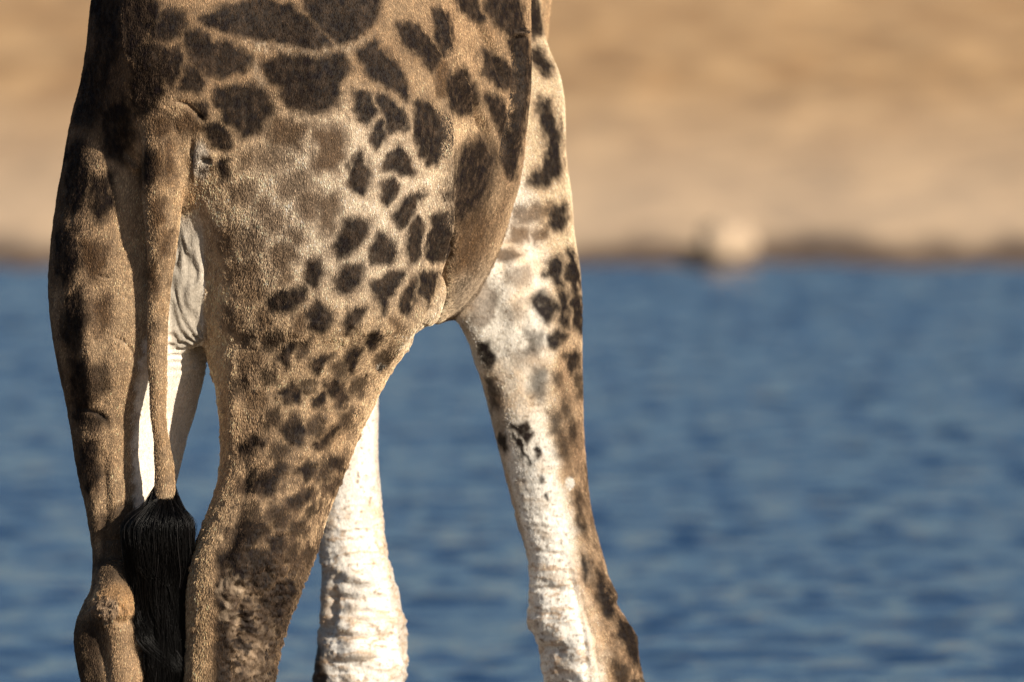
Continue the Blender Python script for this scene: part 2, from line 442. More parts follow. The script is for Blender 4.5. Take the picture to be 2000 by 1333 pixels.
def surface(h=0.0075):
    lo = np.min([p.lo for p in PARTS], 0) - .02; hi = np.max([p.hi for p in PARTS], 0) + .02
    lo[2] = -0.05
    B = 32
    nb = np.ceil((hi - lo) / (h * B)).astype(int)
    NX, NY, NZ = nb * B
    gid, gpos, quads = [], [], []
    for bx in range(nb[0]):
        for by in range(nb[1]):
            for bz in range(nb[2]):
                o = lo + np.array([bx, by, bz]) * B * h
                e = o + B * h
                use = [bool(np.all(p.lo < e) and np.all(p.hi > o)) for p in PARTS]
                if not any(use): continue
                c = o + B * h / 2
                ax = [o[i] + h * np.arange(-1, B + 1) for i in range(3)]
                # coarse test
                cx = [o[i] + h * np.linspace(-1, B, 6) for i in range(3)]
                G = field(cx[0][:, None, None], cx[1][None, :, None], cx[2][None, None, :], use)
                if G.min() > B * h * .45 or G.max() < -B * h * .45: continue
                G = field(ax[0][:, None, None], ax[1][None, :, None], ax[2][None, None, :], use)   # points -1..B
                S = G < 0
                if S.all() or not S.any(): continue
                # cells -1..B-1  (own: 0..B-1 -> need points 0..B ; here own cells are -1..B-2 shifted)
                n = B + 1
                cnt = np.zeros((n, n, n), np.int8); acc = np.zeros((n, n, n, 3), np.float32)
                idx = [slice(0, n), slice(1, n + 1)]
                for axis_ in range(3):
                    others = [k for k in range(3) if k != axis_]
                    for u in (0, 1):
                        for v in (0, 1):
                            s0 = [None] * 3; s0[axis_] = idx[0]; s0[others[0]] = idx[u]; s0[others[1]] = idx[v]
                            s1 = list(s0); s1[axis_] = idx[1]
                            g0 = G[tuple(s0)]; g1 = G[tuple(s1)]
                            m = (g0 < 0) != (g1 < 0)
                            w = np.nonzero(m)
                            tt = g0[w] / (g0[w] - g1[w])
                            cnt[w] += 1
                            acc[w[0], w[1], w[2], axis_] += tt
                            acc[w[0], w[1], w[2], others[0]] += u
                            acc[w[0], w[1], w[2], others[1]] += v
                own = cnt[:B, :B, :B]
                w = np.nonzero(own)
                I = np.array([bx, by, bz])[:, None] * B + np.stack(w) - 1     # cell index
                pos = lo + (I.T + acc[w] / own[w][:, None]) * h
                key = ((I[0] + 1) * (NY + 2) + (I[1] + 1)) * (NZ + 2) + (I[2] + 1)
                gid.append(key); gpos.append(pos)
                # quads for edges whose start point is 0..B-1 local (=index 1..B in arrays)
                for axis_ in range(3):
                    a = [slice(1, B + 1)] * 3; b2 = list(a)
                    # start index i in 0..B-1 -> edges i-1 -> i along the axis
                    a[axis_] = slice(0, B)
                    s0 = S[tuple(a)]; s1 = S[tuple(b2)]
                    w = np.nonzero(s0 != s1)
                    if not len(w[0]): continue
                    P0 = np.array([bx, by, bz])[:, None] * B + np.stack(w)     # index of the edge's far point
                    C = P0.copy(); C[axis_] -= 1                                # cell layer along the axis
                    u, v = [(1, 2), (2, 0), (0, 1)][axis_]
                    k4 = []
                    for du, dv in ((-1, -1), (0, -1), (0, 0), (-1, 0)):
                        D = C.copy(); D[u] += du; D[v] += dv
                        k4.append(((D[0] + 1) * (NY + 2) + (D[1] + 1)) * (NZ + 2) + (D[2] + 1))
                    q = np.stack(k4, 1)
                    flip = ~s0[w]
                    q[flip] = q[flip][:, ::-1]
                    quads.append(q)
    gid = np.concatenate(gid); gpos = np.concatenate(gpos); Q = np.concatenate(quads)
    gid, first = np.unique(gid, return_index=True)
    gpos = gpos[first]
    j = np.searchsorted(gid, Q); j = np.clip(j, 0, len(gid) - 1)
    ok = np.all(gid[j] == Q, 1)
    return gpos, j[ok]


def normals(V, F):
    a = V[F[:, 2]] - V[F[:, 0]]; b = V[F[:, 3]] - V[F[:, 1]]
    fn = np.cross(a, b)
    N = np.zeros_like(V)
    for k in range(4):
        for c in range(3):
            N[:, c] += np.bincount(F[:, k], fn[:, c], len(V))
    return N / (np.linalg.norm(N, axis=1, keepdims=True) + 1e-12), fn


def subdivide(V, F):
    n = len(V)
    E = np.stack([F, np.roll(F, -1, 1)], -1).reshape(-1, 2)
    E.sort(1)
    key = E[:, 0].astype(np.int64) * n + E[:, 1]
    uk, inv = np.unique(key, return_inverse=True)
    em = (V[uk // n] + V[uk % n]) / 2
    fc = V[F].mean(1)
    e = inv.reshape(-1, 4) + n
    f = np.arange(len(F)) + n + len(uk)
    out = np.stack([np.stack([F[:, k], e[:, k], f, e[:, k - 1]], 1) for k in range(4)], 1).reshape(-1, 4)
    return np.concatenate([V, em, fc]), out


V, F = surface()
N_, _ = normals(V, F)
for it in range(2):
    f = field_pts(V); V = V - N_ * np.clip(f, -.006, .006)[:, None] * .9
V, F = subdivide(V, F)
for it in range(3):
    # relax slightly, then back on to the surface
    s = np.zeros_like(V); cN = np.bincount(F.ravel(), minlength=len(V))
    fcm = V[F].mean(1)
    for k in range(4):
        for c in range(3): s[:, c] += np.bincount(F[:, k], fcm[:, c], len(V))
    V = V * .4 + .6 * s / np.maximum(cN, 1)[:, None]
    N_, _ = normals(V, F)
    f = field_pts(V); V = V - N_ * np.clip(f, -.006, .006)[:, None] * .9
N_, _ = normals(V, F)
_, IDS = field_pts(V, True)
IDS = np.where(IDS == 12, 3, IDS); IDS = np.where((IDS == 13) | (IDS == 14), 2, IDS)

# ------------------------------------------------------------------ coat pattern (dark patches drawn on the hide, plus one strip of painted shade)
# (strength, softness px, outline)
SPOTS_REAR = [
 (1, 9, [(400,30),(454,12),(514,-4),(568,14),(604,40),(645,84),(600,90),(560,82),(510,72),(460,62),(412,48)]),
 (1, 9, [(585,-30),(745,-30),(735,10),(728,35),(705,62),(670,80),(640,62),(612,35)]),
 (.85, 10, [(364,63),(403,66),(409,90),(445,84),(487,114),(472,136),(430,149),(400,132),(379,111),(364,78)]),
 (.85, 9, [(370,126),(385,129),(396,159),(384,173),(350,173),(358,150)]),
 (.9, 12, [(511,126),(550,111),(625,114),(666,105),(678,132),(657,168),(655,204),(610,218),(568,206),(550,182),(556,165),(526,150)]),
 (.85, 10, [(418,180),(454,171),(490,162),(511,180),(533,213),(502,258),(478,264),(448,240),(427,201)]),
 (.9, 9, [(322,99),(349,94),(354,129),(331,164),(317,132)]),
 (1, 10, [(300,51),(328,21),(358,22),(366,45),(322,78),(298,76)]),
 (1, 10, [(238,-20),(300,-20),(310,30),(285,60),(262,110),(236,90)]),
 (1, 10, [(270,88),(312,90),(322,150),(300,205),(268,225),(258,160)]),
 (1, 12, [(180,-40),(230,-40),(226,90),(205,190),(176,250),(150,240),(158,160),(190,80)]),
 (.9, 12, [(196,215),(240,190),(258,260),(244,320),(208,300)]),
 (.9, 12, [(128,290),(158,270),(172,330),(160,400),(128,420)]),
 (.8, 12, [(180,345),(214,340),(222,400),(196,430),(178,400)]),
 (.85, 12, [(112,440),(146,450),(150,520),(126,560),(108,520)]),
 (.7, 12, [(165,470),(205,480),(206,520),(180,545),(160,515)]),
 (.85, 12, [(128,585),(158,560),(172,620),(150,690),(122,660)]),
 (.7, 12, [(180,590),(208,575),(214,620),(192,650)]),
 (.8, 12, [(140,700),(166,705),(176,770),(160,830),(142,800)]),
 (.6, 10, [(178,720),(204,715),(208,760),(186,772)]),
 (.75, 9, [(158,800),(200,806),(214,822),(180,832),(160,830)]),
 (.8, 10, [(160,870),(184,860),(190,930),(174,960),(160,920)]),
 (.7, 10, [(340,234),(370,222),(400,246),(382,258),(349,255)]),
 (.9, 8, [(403,246),(424,234),(445,261),(457,285),(442,291),(415,279)]),
 (.8, 7, [(386,198),(403,203),(407,223),(391,224)]),
 (.7, 14, [(541,234),(592,246),(582,282),(535,281),(526,264)]),
 (.75, 14, [(610,246),(664,252),(676,279),(655,336),(616,330),(625,288)]),
 (.35, 14, [(500,296),(545,286),(570,312),(540,330),(505,322)]),
 (.4, 15, [(544,340),(600,330),(606,372),(560,390),(540,370)]),
 (.35, 12, [(452,360),(488,362),(492,386),(460,390)]),
 (.85, 8, [(427,315),(443,313),(447,342),(434,347)]),
 (.95, 9, [(699,99),(732,78),(768,120),(788,156),(794,194),(768,172),(724,145)]),
 (.95, 8, [(776,48),(812,50),(840,85),(855,105),(842,135),(826,112),(790,86)]),
 (.8, 9, [(693,180),(720,184),(734,216),(720,239),(702,224)]),
 (.95, 6, [(744,190),(757,191),(784,219),(788,252),(762,256),(753,228)]),
 (.95, 6, [(729,249),(747,242),(752,264),(735,292),(725,276)]),
 (1, 7, [(813,204),(834,203),(860,240),(867,270),(848,320),(822,305),(809,264)]),
 (.95, 7, [(748,318),(774,284),(793,297),(812,337),(780,334),(747,331)]),
 (.9, 8, [(687,318),(705,298),(718,330),(715,374),(692,374),(686,345)]),
 (.95, 7, [(744,361),(768,347),(781,366),(756,401),(744,385)]),
 (1, 8, [(879,144),(906,140),(931,177),(934,205),(900,221),(878,206)]),
 (.95, 8, [(946,97),(975,118),(1007,141),(1000,164),(975,169),(952,141)]),
 (.9, 8, [(951,186),(972,193),(988,222),(978,257),(966,234)]),
 (.9, 8, [(888,-10),(925,-4),(938,34),(918,28)]),
 (.95, 8, [(954,-20),(1000,-30),(1018,30),(1022,60),(1002,64),(970,44),(954,16)]),
 (1, 7, [(994,74),(1026,69),(1029,99),(1012,107)]),
 (.85, 8, [(848,20),(868,26),(878,80),(866,102),(850,60)]),
 (.7, 7, [(855,125),(866,120),(870,180),(858,184)]),
 (.95, 18, [(898,285),(945,268),(969,300),(962,354),(940,400),(905,430),(885,425),(882,340)]),
 (.7, 20, [(895,430),(948,400),(955,440),(920,520),(895,520)]),
 (.85, 6, [(1014,100),(1034,100),(1030,200),(1014,290),(999,345),(991,332),(1008,210)]),  # not a patch: shaded edge of the barrel painted as a dark strip
 (.8, 10, [(985,250),(1006,262),(994,330),(980,318)]),
 (.55, 14, [(585,380),(618,372),(630,392),(612,428),(588,420)]),
 (.6, 12, [(627,389),(660,380),(662,402),(645,455),(627,449)]),
 (.8, 10, [(655,480),(678,428),(705,427),(721,440),(702,477),(660,501)]),
 (.85, 9, [(723,482),(741,454),(762,464),(775,491),(762,513),(726,513)]),
 (.95, 7, [(766,418),(795,388),(829,376),(797,434),(780,439)]),
 (.9, 7, [(791,464),(816,424),(826,428),(820,482),(807,513),(792,486)]),
 (.95, 7, [(846,422),(870,412),(884,455),(877,501),(846,508),(834,500)]),
 (.9, 7, [(862,372),(880,372),(880,406)]),
 (.9, 9, [(651,548),(672,520),(702,517),(706,542),(681,573),(654,561)]),
 (.95, 8, [(726,554),(750,535),(790,526),(768,560),(764,575),(741,576)]),
 (.8, 8, [(735,578),(760,576),(747,614)]),
 (.95, 7, [(822,530),(856,529),(849,560),(834,591),(821,566)]),
 (.9, 7, [(786,572),(810,541),(811,578),(792,609),(782,596)]),
 (1, 9, [(598,612),(618,589),(646,607),(649,626),(624,652),(604,636)]),
 (1, 8, [(666,634),(690,601),(715,598),(702,626),(677,652)]),
 (.85, 9, [(600,508),(622,505),(632,530),(614,558),(600,548)]),
 (.6, 7, [(760,618),(784,620),(776,645)]),
 (.9, 8, [(713,669),(738,643),(748,653),(726,679)]),
 (1, 8, [(606,710),(630,688),(646,694),(618,723)]),
 (.85, 8, [(675,705),(694,672),(702,690),(684,722)]),
 (.7, 7, [(738,690),(764,676),(757,708),(744,714)]),
 (.55, 12, [(529,494),(550,472),(580,498),(556,526),(535,520)]),
 (.35, 14, [(470,460),(500,450),(510,480),(480,492)]),
 (.35, 14, [(460,555),(500,545),(520,575),(478,590)]),
 (.4, 14, [(440,600),(475,610),(470,645),(442,640)]),
 (.85, 9, [(526,587),(550,571),(593,559),(594,581),(562,606),(531,603)]),
 (.7, 10, [(517,655),(544,643),(552,662),(529,688),(516,676)]),
 (.85, 8, [(544,698),(568,667),(581,667),(556,711)]),
 (.45, 10, [(470,690),(505,684),(512,706),(480,722)]),
 (.9, 8, [(549,770),(568,748),(581,755),(577,783),(556,786)]),
 (.9, 8, [(638,749),(661,745),(677,776),(664,789),(643,771)]),
 (.6, 6, [(594,745),(608,742),(608,764),(596,766)]),
 (.8, 6, [(613,791),(628,769),(626,797)]),
 (1, 9, [(555,833),(577,814),(597,842),(586,864),(567,861)]),
 (.45, 9, [(485,775),(512,768),(516,784),(492,788)]),
 (.85, 9, [(470,876),(499,853),(513,859),(484,885)]),
 (.8, 10, [(615,867),(646,841),(659,830),(656,848),(628,871)]),
 (1, 8, [(500,943),(520,926),(544,907),(560,911),(538,930),(529,960),(502,957)]),
 (.9, 8, [(579,914),(604,907),(614,923),(595,933)]),
 (.8, 7, [(645,899),(664,895),(668,911),(650,912)]),
 (.9, 8, [(567,978),(607,955),(586,987),(566,990)]),
 (.7, 7, [(636,948),(668,934),(650,957)]),
 (.7, 7, [(603,999),(626,985),(610,1005)]),
 (.6, 9, [(468,1014),(500,985),(506,1008),(480,1030)]),
 (.8, 8, [(528,1054),(550,1046),(554,1062),(535,1084)]),
 (.7, 7, [(594,1080),(608,1070),(604,1100),(594,1100)]),
 (.85, 10, [(470,1020),(505,1015),(520,1040),(480,1075),(455,1080)]),
 (.8, 12, [(430,1080),(475,1070),(530,1075),(545,1110),(520,1150),(480,1140),(430,1150)]),
 (.9, 10, [(426,1150),(440,1130),(450,1230),(446,1330),(420,1400),(410,1330),(430,1240)]),
 (.85, 10, [(500,1180),(560,1130),(575,1150),(552,1200),(535,1260),(505,1250)]),
 (.7, 9, [(500,1270),(535,1270),(530,1360),(500,1350)]),
 (.5, 9, [(200,1010),(255,980),(262,1060),(210,1090)]),
 (.55, 9, [(196,1092),(262,1088),(262,1130),(205,1140)]),
 (.6, 8, [(320,316),(334,280),(338,310),(332,340)]),
 (.5, 9, [(300,300),(312,290),(316,340),(302,350)]),
 (.8, 9, [(284,300),(298,292),(300,350),(290,372),(280,350)]),
 (.7, 9, [(300,395),(316,388),(318,430),(302,438)]),
 (.5, 8, [(322,455),(334,450),(330,490),(320,488)]),
 (.6, 9, [(306,235),(326,228),(322,262),(306,262)]),
 (.6, 7, [(298,520),(306,515),(306,560),(298,560)]),
 (.4, 11, [(470,300),(492,296),(498,320),(474,326)]),
 (.4, 12, [(500,395),(522,388),(530,412),(506,420)]),
 (.45, 11, [(446,520),(462,514),(468,540),(450,546)]),
 (.5, 10, [(490,560),(508,556),(510,580),(492,584)]),
 (.5, 10, [(545,528),(566,522),(568,548),(548,552)]),
 (.5, 10, [(470,652),(492,648),(494,672),(474,676)]),
 (.55, 9, [(512,728),(532,722),(534,744),(516,748)]),
 (.45, 12, [(428,455),(455,445),(462,480),(436,492)]),
 (.45, 12, [(520,420),(548,408),(560,436),(530,450)]),
 (.5, 11, [(470,520),(496,508),(508,530),(482,545)]),
 (.5, 11, [(560,455),(585,445),(592,470),(570,482)]),
 (.5, 10, [(500,610),(522,602),(526,630),(504,636)]),
 (.6, 10, [(572,618),(592,606),(590,640),(574,650)]),
 (.6, 10, [(455,745),(480,738),(482,760),(460,768)]),
 (.7, 9, [(586,668),(604,660),(600,690),(586,694)]),
 (.7, 9, [(655,712),(676,704),(674,732),(656,738)]),
 (.7, 9, [(690,742),(710,735),(704,766),(688,768)]),
 (.7, 9, [(520,805),(540,798),(540,824),(522,828)]),
 (.7, 9, [(608,826),(628,816),(622,846),(606,846)]),
 (.7, 9, [(668,808),(688,800),(678,832),(664,832)]),
 (.6, 9, [(540,868),(560,876),(548,896),(530,888)]),
 (.7, 9, [(630,906),(644,900),(642,926),(628,928)]),
 (.7, 9, [(530,1000),(556,992),(556,1016),(532,1024)]),
 (.7, 9, [(572,1020),(596,1012),(588,1040),(570,1042)]),
 (.7, 9, [(488,925),(500,918),(494,950),(480,952)]),
 (.7, 9, [(560,1070),(580,1060),(574,1094),(558,1094)]),
 (.5, 9, [(296,400),(312,390),(314,420),(300,430)]),
]
SPOTS_FRONT = [
 (1, 9, [(1050,195),(1071,194),(1093,270),(1094,330),(1070,362),(1030,355),(1068,318),(1074,270),(1056,225)]),
 (.9, 9, [(1036,94),(1050,97),(1072,129),(1066,146),(1044,122)]),
 (.9, 9, [(1010,-20),(1044,-20),(1058,60),(1040,72),(1026,40)]),
 (.55, 11, [(1005,413),(1044,400),(1077,400),(1075,422),(1044,432),(1008,436)]),
 (.9, 8, [(1080,404),(1101,400),(1105,425),(1092,447),(1080,434)]),
 (.7, 9, [(1040,455),(1075,440),(1070,460),(1045,478)]),
 (.75, 8, [(972,492),(999,485),(1021,494),(999,512),(975,507)]),
 (.35, 9, [(990,530),(1032,524),(1035,545),(1020,561),(993,549)]),
 (1, 9, [(1062,543),(1071,512),(1089,502),(1099,518),(1096,555),(1074,537)]),
 (1, 7, [(1112,486),(1122,500),(1130,560),(1124,575),(1110,540)]),
 (.85, 10, [(1037,584),(1062,574),(1093,602),(1080,621),(1062,630),(1049,608)]),
 (.95, 8, [(1070,656),(1095,643),(1102,656),(1086,675),(1070,672)]),
 (.95, 8, [(1109,689),(1125,685),(1129,710),(1116,732)]),
 (.9, 8, [(1118,570),(1136,580),(1138,650),(1124,640)]),
 (.45, 8, [(924,560),(954,554),(970,584),(961,620),(939,639),(918,621),(911,590)]),
 (.25, 12, [(984,610),(1020,590),(1022,620),(996,630)]),
 (.3, 14, [(1000,690),(1050,678),(1060,705),(1010,712)]),
 (.8, 8, [(938,664),(956,674),(972,700),(958,716),(944,700)]),
 (.7, 10, [(1000,440),(1034,448),(1030,470),(996,470)]),
 (.6, 12, [(1030,640),(1056,650),(1050,690),(1026,680)]),
 (.6, 12, [(1040,720),(1066,722),(1064,780),(1044,770)]),
 (.7, 9, [(952,740),(966,744),(974,790),(964,800)]),
 (.8, 9, [(1090,560),(1108,580),(1106,640),(1096,620)]),
 (.6, 10, [(1072,800),(1098,806),(1100,850),(1076,842)]),
 (.7, 8, [(1110,820),(1126,824),(1126,870),(1112,866)]),
 (.5, 8, [(958,770),(974,776),(976,800),(962,796)]),
 (.6, 8, [(1082,730),(1092,735),(1090,755),(1082,748)]),
 (.7, 7, [(1100,770),(1110,790),(1108,815),(1100,800)]),
 (.6, 8, [(1125,740),(1138,720),(1140,770),(1128,770)]),
 (.9, 5, [(990,824),(1030,828),(1042,850),(1024,862),(1010,840),(994,836)]),
 (1, 5, [(974,855),(984,848),(990,872),(986,888),(976,880)]),
 (.9, 4, [(1000,845),(1014,860),(1030,890),(1040,912),(1032,908),(1016,880),(998,858)]),
 (.8, 4, [(1045,880),(1050,870),(1055,890),(1048,900)]),
 (.8, 4, [(1055,930),(1061,934),(1058,944)]),
 (.9, 3, [(1066,962),(1070,962),(1073,978),(1068,978)]),
 (.6, 14, [(1090,840),(1110,850),(1112,900),(1088,890)]),
 (.9, 8, [(1148,900),(1146,930),(1160,1010),(1158,960)]),
 (.7, 7, [(1125,960),(1136,970),(1140,1040),(1128,1030)]),
 (.85, 7, [(1132,1080),(1148,1100),(1150,1140),(1138,1130)]),
 (.9, 7, [(1160,1110),(1180,1130),(1198,1180),(1196,1215),(1176,1190),(1160,1150)]),
 (.85, 8, [(1205,1200),(1225,1215),(1250,1250),(1252,1310),(1228,1280),(1208,1240)]),
 (.7, 8, [(1195,1290),(1225,1300),(1230,1340),(1205,1340)]),
]


def poly_sd(px, py, pts):
    P_ = np.array(pts, float); Q_ = np.roll(P_, -1, 0)
    d = np.full(len(px), 1e9); ins = np.zeros(len(px), bool)
    for (ax_, ay_), (bx_, by_) in zip(P_, Q_):
        ex, ey = bx_ - ax_, by_ - ay_
        t = np.clip(((px - ax_) * ex + (py - ay_) * ey) / (ex * ex + ey * ey + 1e-9), 0, 1)
        d = np.minimum(d, np.hypot(px - ax_ - t * ex, py - ay_ - t * ey))
        c = ((ay_ > py) != (by_ > py)) & (px < (bx_ - ax_) * (py - ay_) / (by_ - ay_ + 1e-9) + ax_)
        ins ^= c
    return np.where(ins, -d, d)


def line_d(px, py, pts, w):
    """closeness 0..1 to a polyline, width w, tapering at its ends, only points near"""
    out = np.zeros(len(px), np.float32)
    P_ = np.array(pts, float)
    lo, hi = P_.min(0) - 3 * w, P_.max(0) + 3 * w
    m = np.nonzero((px > lo[0]) & (px < hi[0]) & (py > lo[1]) & (py < hi[1]))[0]
    if not len(m): return out
    L = np.r_[0, np.cumsum(np.hypot(*np.diff(P_, axis=0).T))]
    best = np.full(len(m), 1e9); pos = np.zeros(len(m))
    for i in range(len(P_) - 1):
        a = P_[i]; e = P_[i + 1] - a
        t = np.clip(((px[m] - a[0]) * e[0] + (py[m] - a[1]) * e[1]) / (e @ e), 0, 1)
        d = np.hypot(px[m] - a[0] - t * e[0], py[m] - a[1] - t * e[1])
        j = d < best
        best[j] = d[j]; pos[j] = ((L[i] + t * (L[i + 1] - L[i])) / L[-1])[j]
    out[m] = np.exp(-(best / w) ** 2) * np.clip(4 * np.minimum(pos, 1 - pos) + .15, 0, 1)
    return out


def worley(P_, s, seed):
    Q_ = P_ / s + 500
    f = np.floor(Q_).astype(np.int64)
    d1 = np.full(len(P_), 9.0); d2 = d1.copy()
    for a in (-1, 0, 1):
        for b in (-1, 0, 1):
            for c in (-1, 0, 1):
                i = f + np.array([a, b, c])
                pt = np.stack([(_hash(i[:, 0], i[:, 1], i[:, 2], seed + k) * .5 + .5) for k in range(3)], 1) + i
                d = np.linalg.norm(pt - Q_, axis=1)
                d2 = np.minimum(d2, np.maximum(d1, d)); d1 = np.minimum(d1, d)
    return d2 - d1


CREAM = np.array([.64, .465, .29]); TAN = np.array([.31, .195, .105]); DARK = np.array([.0135, .0083, .0055]); WHITE = np.array([.86, .80, .70])
GREY = np.array([.40, .36, .31]); ORNG = np.array([.44, .26, .12])


def coat(P_, ids, nrm):
    """colour, mud (bare white skin or caked mud) and dark share of hide points"""
    px, py = to_px(P_)
    w1 = noise(P_, .022, 31, 2); w2 = noise(P_, .022, 41, 2)
    qx = px + 7 * w1; qy = py + 7 * w2
    front = np.isin(ids, (3,)); frontl = ids == 4
    neckp = ids >= 6
    rear = ~(front | frontl | neckp)
    dark = np.zeros(len(P_)); brown = np.zeros(len(P_)); halo = np.zeros(len(P_))
    for lst, msk in ((SPOTS_REAR, rear), (SPOTS_FRONT, front)):
        base = np.nonzero(msk)[0]
        for st, so, pts in lst:
            a = np.array(pts); lo_, hi_ = a.min(0) - 36, a.max(0) + 36
            m = base[(px[base] > lo_[0]) & (px[base] < hi_[0]) & (py[base] > lo_[1]) & (py[base] < hi_[1])]
            if not len(m): continue
            sdv = poly_sd(qx[m], qy[m], pts) - ((4.5 + 2.5 * sst(py[m], 340, 150)) if lst is SPOTS_REAR else (4.5 if a[:, 1].mean() < 780 else 1.5))
            st = .99 if st >= .78 else st ** .5
            halo[m] = np.maximum(halo[m], st * (1 - sst(sdv, -4, 24)))
            sdv = sdv - 3 * sst(py[m], 640, 760) * (lst is SPOTS_REAR)
            tgt = dark if st > .9 or (a[:, 1].mean() > 640 and st > .7) else brown
            tgt[m] = np.maximum(tgt[m], st * (1 - sst(sdv, -so * 1.0, so * 1.0)))
    # hide that the photograph does not show: the same kind of patches in their natural layout
    hid = np.nonzero((nrm[:, 1] > .05) | (P_[:, 2] > 2.44) | neckp)[0]
    if len(hid):
        wv = worley(P_[hid] + .02 * np.stack([w1[hid], w2[hid], w1[hid]], 1), .17, 61)
        pat = sst(wv, .12, .28)
        k = np.clip(np.maximum.reduce([(nrm[hid, 1] - .05) / .2, (P_[hid, 2] - 2.44) / .03, neckp[hid] * 1.0]), 0, 1)
        up = np.clip((P_[hid, 2] - .7) / .6, 0, 1)
        dark[hid] = dark[hid] * (1 - k) + pat * k * up
    n1 = noise(P_, .10, 51, 3); n2 = noise(P_, .03, 52, 2); n3 = noise(P_, .008, 53, 2)
    C = CREAM[None] * np.ones((len(P_), 1))
    def mixc(f, c):
        nonlocal C
        f = np.clip(f, 0, 1)[:, None]
        C = C * (1 - f) + np.asarray(c)[None] * f
    mud = np.zeros(len(P_))
    # general tone: browner at the top and down the hind legs, paler on the thigh
    mixc(.75 * sst(py, 420, 60) + .2 * n1, TAN)
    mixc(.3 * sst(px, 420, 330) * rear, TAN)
    thigh = sst(np.hypot((px - 680) / 260, (py - 400) / 240), 1.1, .4) * rear
    mixc(.85 * thigh, [.78, .64, .48])
    mixc(rear * sst(py, 640, 900) * (.55 + .35 * n1) * sst(px, 200, 300), TAN)
    lh = ids == 2; rh = ids == 1; tail = ids == 5; body = ids == 0
    mixc(rear * (~tail) * sst(px, 300, 225) * sst(py, 330, 210) * .9, [.055, .036, .024])  # upper left rump: dark coat, plus shade of the turned-away side painted in
    mixc(rear * sst(px, 200, 150) * sst(py, 620, 400) * .5, [.10, .068, .045])  # same painted shade carried down the left outer edge
    # left hind leg: brown outside, white inside
    mixc(lh * (.30 + .3 * n1) * sst(px, 300, 240), TAN)
    bx = lin([(380, 420), (430, 345), (640, 288), (700, 276), (800, 264), (900, 258), (1000, 262), (1080, 264), (1130, 300)], py)
    inner = lh * sst(px + 6 * w1, bx - 8, bx + 10) * sst(py, 380, 470)
    warm = .5 + .5 * n1
    mixc(inner, WHITE); mixc(inner * .35 * warm, [.72, .5, .3])
    mud = np.maximum(mud, inner * .9)
    per = (sst(py, 395, 470) * sst(py, 705, 660) * sst(px, 326, 340) * sst(px, 410, 388)) * (lh | rh | body)
    mixc(per * .95, [.33, .29, .235]); mud = np.maximum(mud, per)
    per2 = sst(np.hypot((px - 392) / 22, (py - 312) / 44), 1.1, .6) * (~tail) * rear
    mixc(per2 * .8, GREY * 1.1); dark *= 1 - .7 * per2
    # grey bare skin right of the tail
    gs = sst(np.hypot((px - 400) / 42, (py - 440) / 90), 1.1, .4) * (~tail) * rear
    mixc(gs * .3, GREY)
    # inner edge of the right hind leg
    ie = rh * sst(px, 440, 424) * sst(py, 680, 740) * sst(py, 960, 900)
    mixc(ie * .8, [.66, .5, .33])
    ie2 = rh * sst(px - lin([(950, 455), (1050, 425), (1150, 408), (1333, 420)], py), 12, -14) * sst(py, 930, 1000)
    mixc(ie2 * .6, [.5, .35, .2]); dark *= 1 - .85 * ie2
    # hocks
    hk = rh * sst(py, 1030, 1120) * sst(px, 415, 440)
    crust = noise(P_, (.03, .03, .045), 71, 3)
    mixc(hk * (.5 + .4 * crust), [.15, .095, .06])
    sc_ = rh * sst(np.hypot((px - 490) / 42, (py - 1255) / 95) + .5 * n2, 1.15, .7)
    mixc(sc_ * .6, [.34, .25, .17]); dark *= 1 - .4 * sc_
    dark = np.maximum(dark, .95 * sc_ * sst(noise(P_, (.03, .03, .014), 73, 3), -.05, .3))
    hkd = rh * sst(py, 1010, 1110) * sst(px - lin([(950, 455), (1050, 425), (1150, 412), (1333, 420)], py), 8, 34) * np.clip(.62 + .75 * crust + .25 * n2, 0, 1)
    dark = np.maximum(dark, .85 * hkd * (1 - .75 * sc_))
    scab = rh * sst(np.hypot((px - 448) / 20, (py - 1160) / 50) + .6 * n2, 1.1, .7)
    mixc(scab * .7, [.44, .34, .24]); dark *= 1 - .6 * scab
    mud = np.maximum(mud, .8 * np.maximum(sc_, scab))
    lo_dark = lh * sst(py, 1180, 1220) * sst(px + .10 * (1333 - py), 214, 198)
    dark = np.maximum(dark, lo_dark * (.75 + .2 * n1))
    hl = lh * sst(np.hypot((px - 228) / 46, (py - 1175) / 46), 1.15, .6)
    mixc(hl * .8, ORNG); dark *= 1 - hl
    mixc(lh * sst(py, 1190, 1250) * sst(px, 185, 215) * .5, [.46, .3, .17])
    sl = lh * sst(np.hypot((px - 205) / 34, (py - 1190) / 22) + .5 * n2, 1.2, .7)
    mixc(sl * .6, [.32, .25, .19])
    # left hind: outer ridge dark hide, with shade of its turned-away edge painted in
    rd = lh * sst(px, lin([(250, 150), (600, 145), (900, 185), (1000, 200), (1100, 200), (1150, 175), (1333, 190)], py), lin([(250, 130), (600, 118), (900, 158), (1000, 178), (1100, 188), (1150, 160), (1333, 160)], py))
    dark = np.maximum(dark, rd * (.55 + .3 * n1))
    mot = noise(P_, (.014, .014, .02), 75, 3); mo2 = noise(P_, (.05, .05, .07), 76, 2)
    mixc(rh * sst(py, 780, 1000) * sst(px, lin([(700, 440), (950, 452), (1050, 425), (1333, 420)], py) - 10, lin([(700, 440), (950, 452), (1050, 425), (1333, 420)], py) + 18) * np.clip(.46 + .9 * mot + .4 * mo2, 0, .95), [.075, .048, .03])
    mixc(lh * (1 - inner) * (px < 290) * np.clip(.22 + .75 * noise(P_, (.012, .03, .05), 78, 3) + .5 * mo2, 0, .9) * sst(py, 300, 420) * sst(px, 232, 190), [.12, .08, .052])
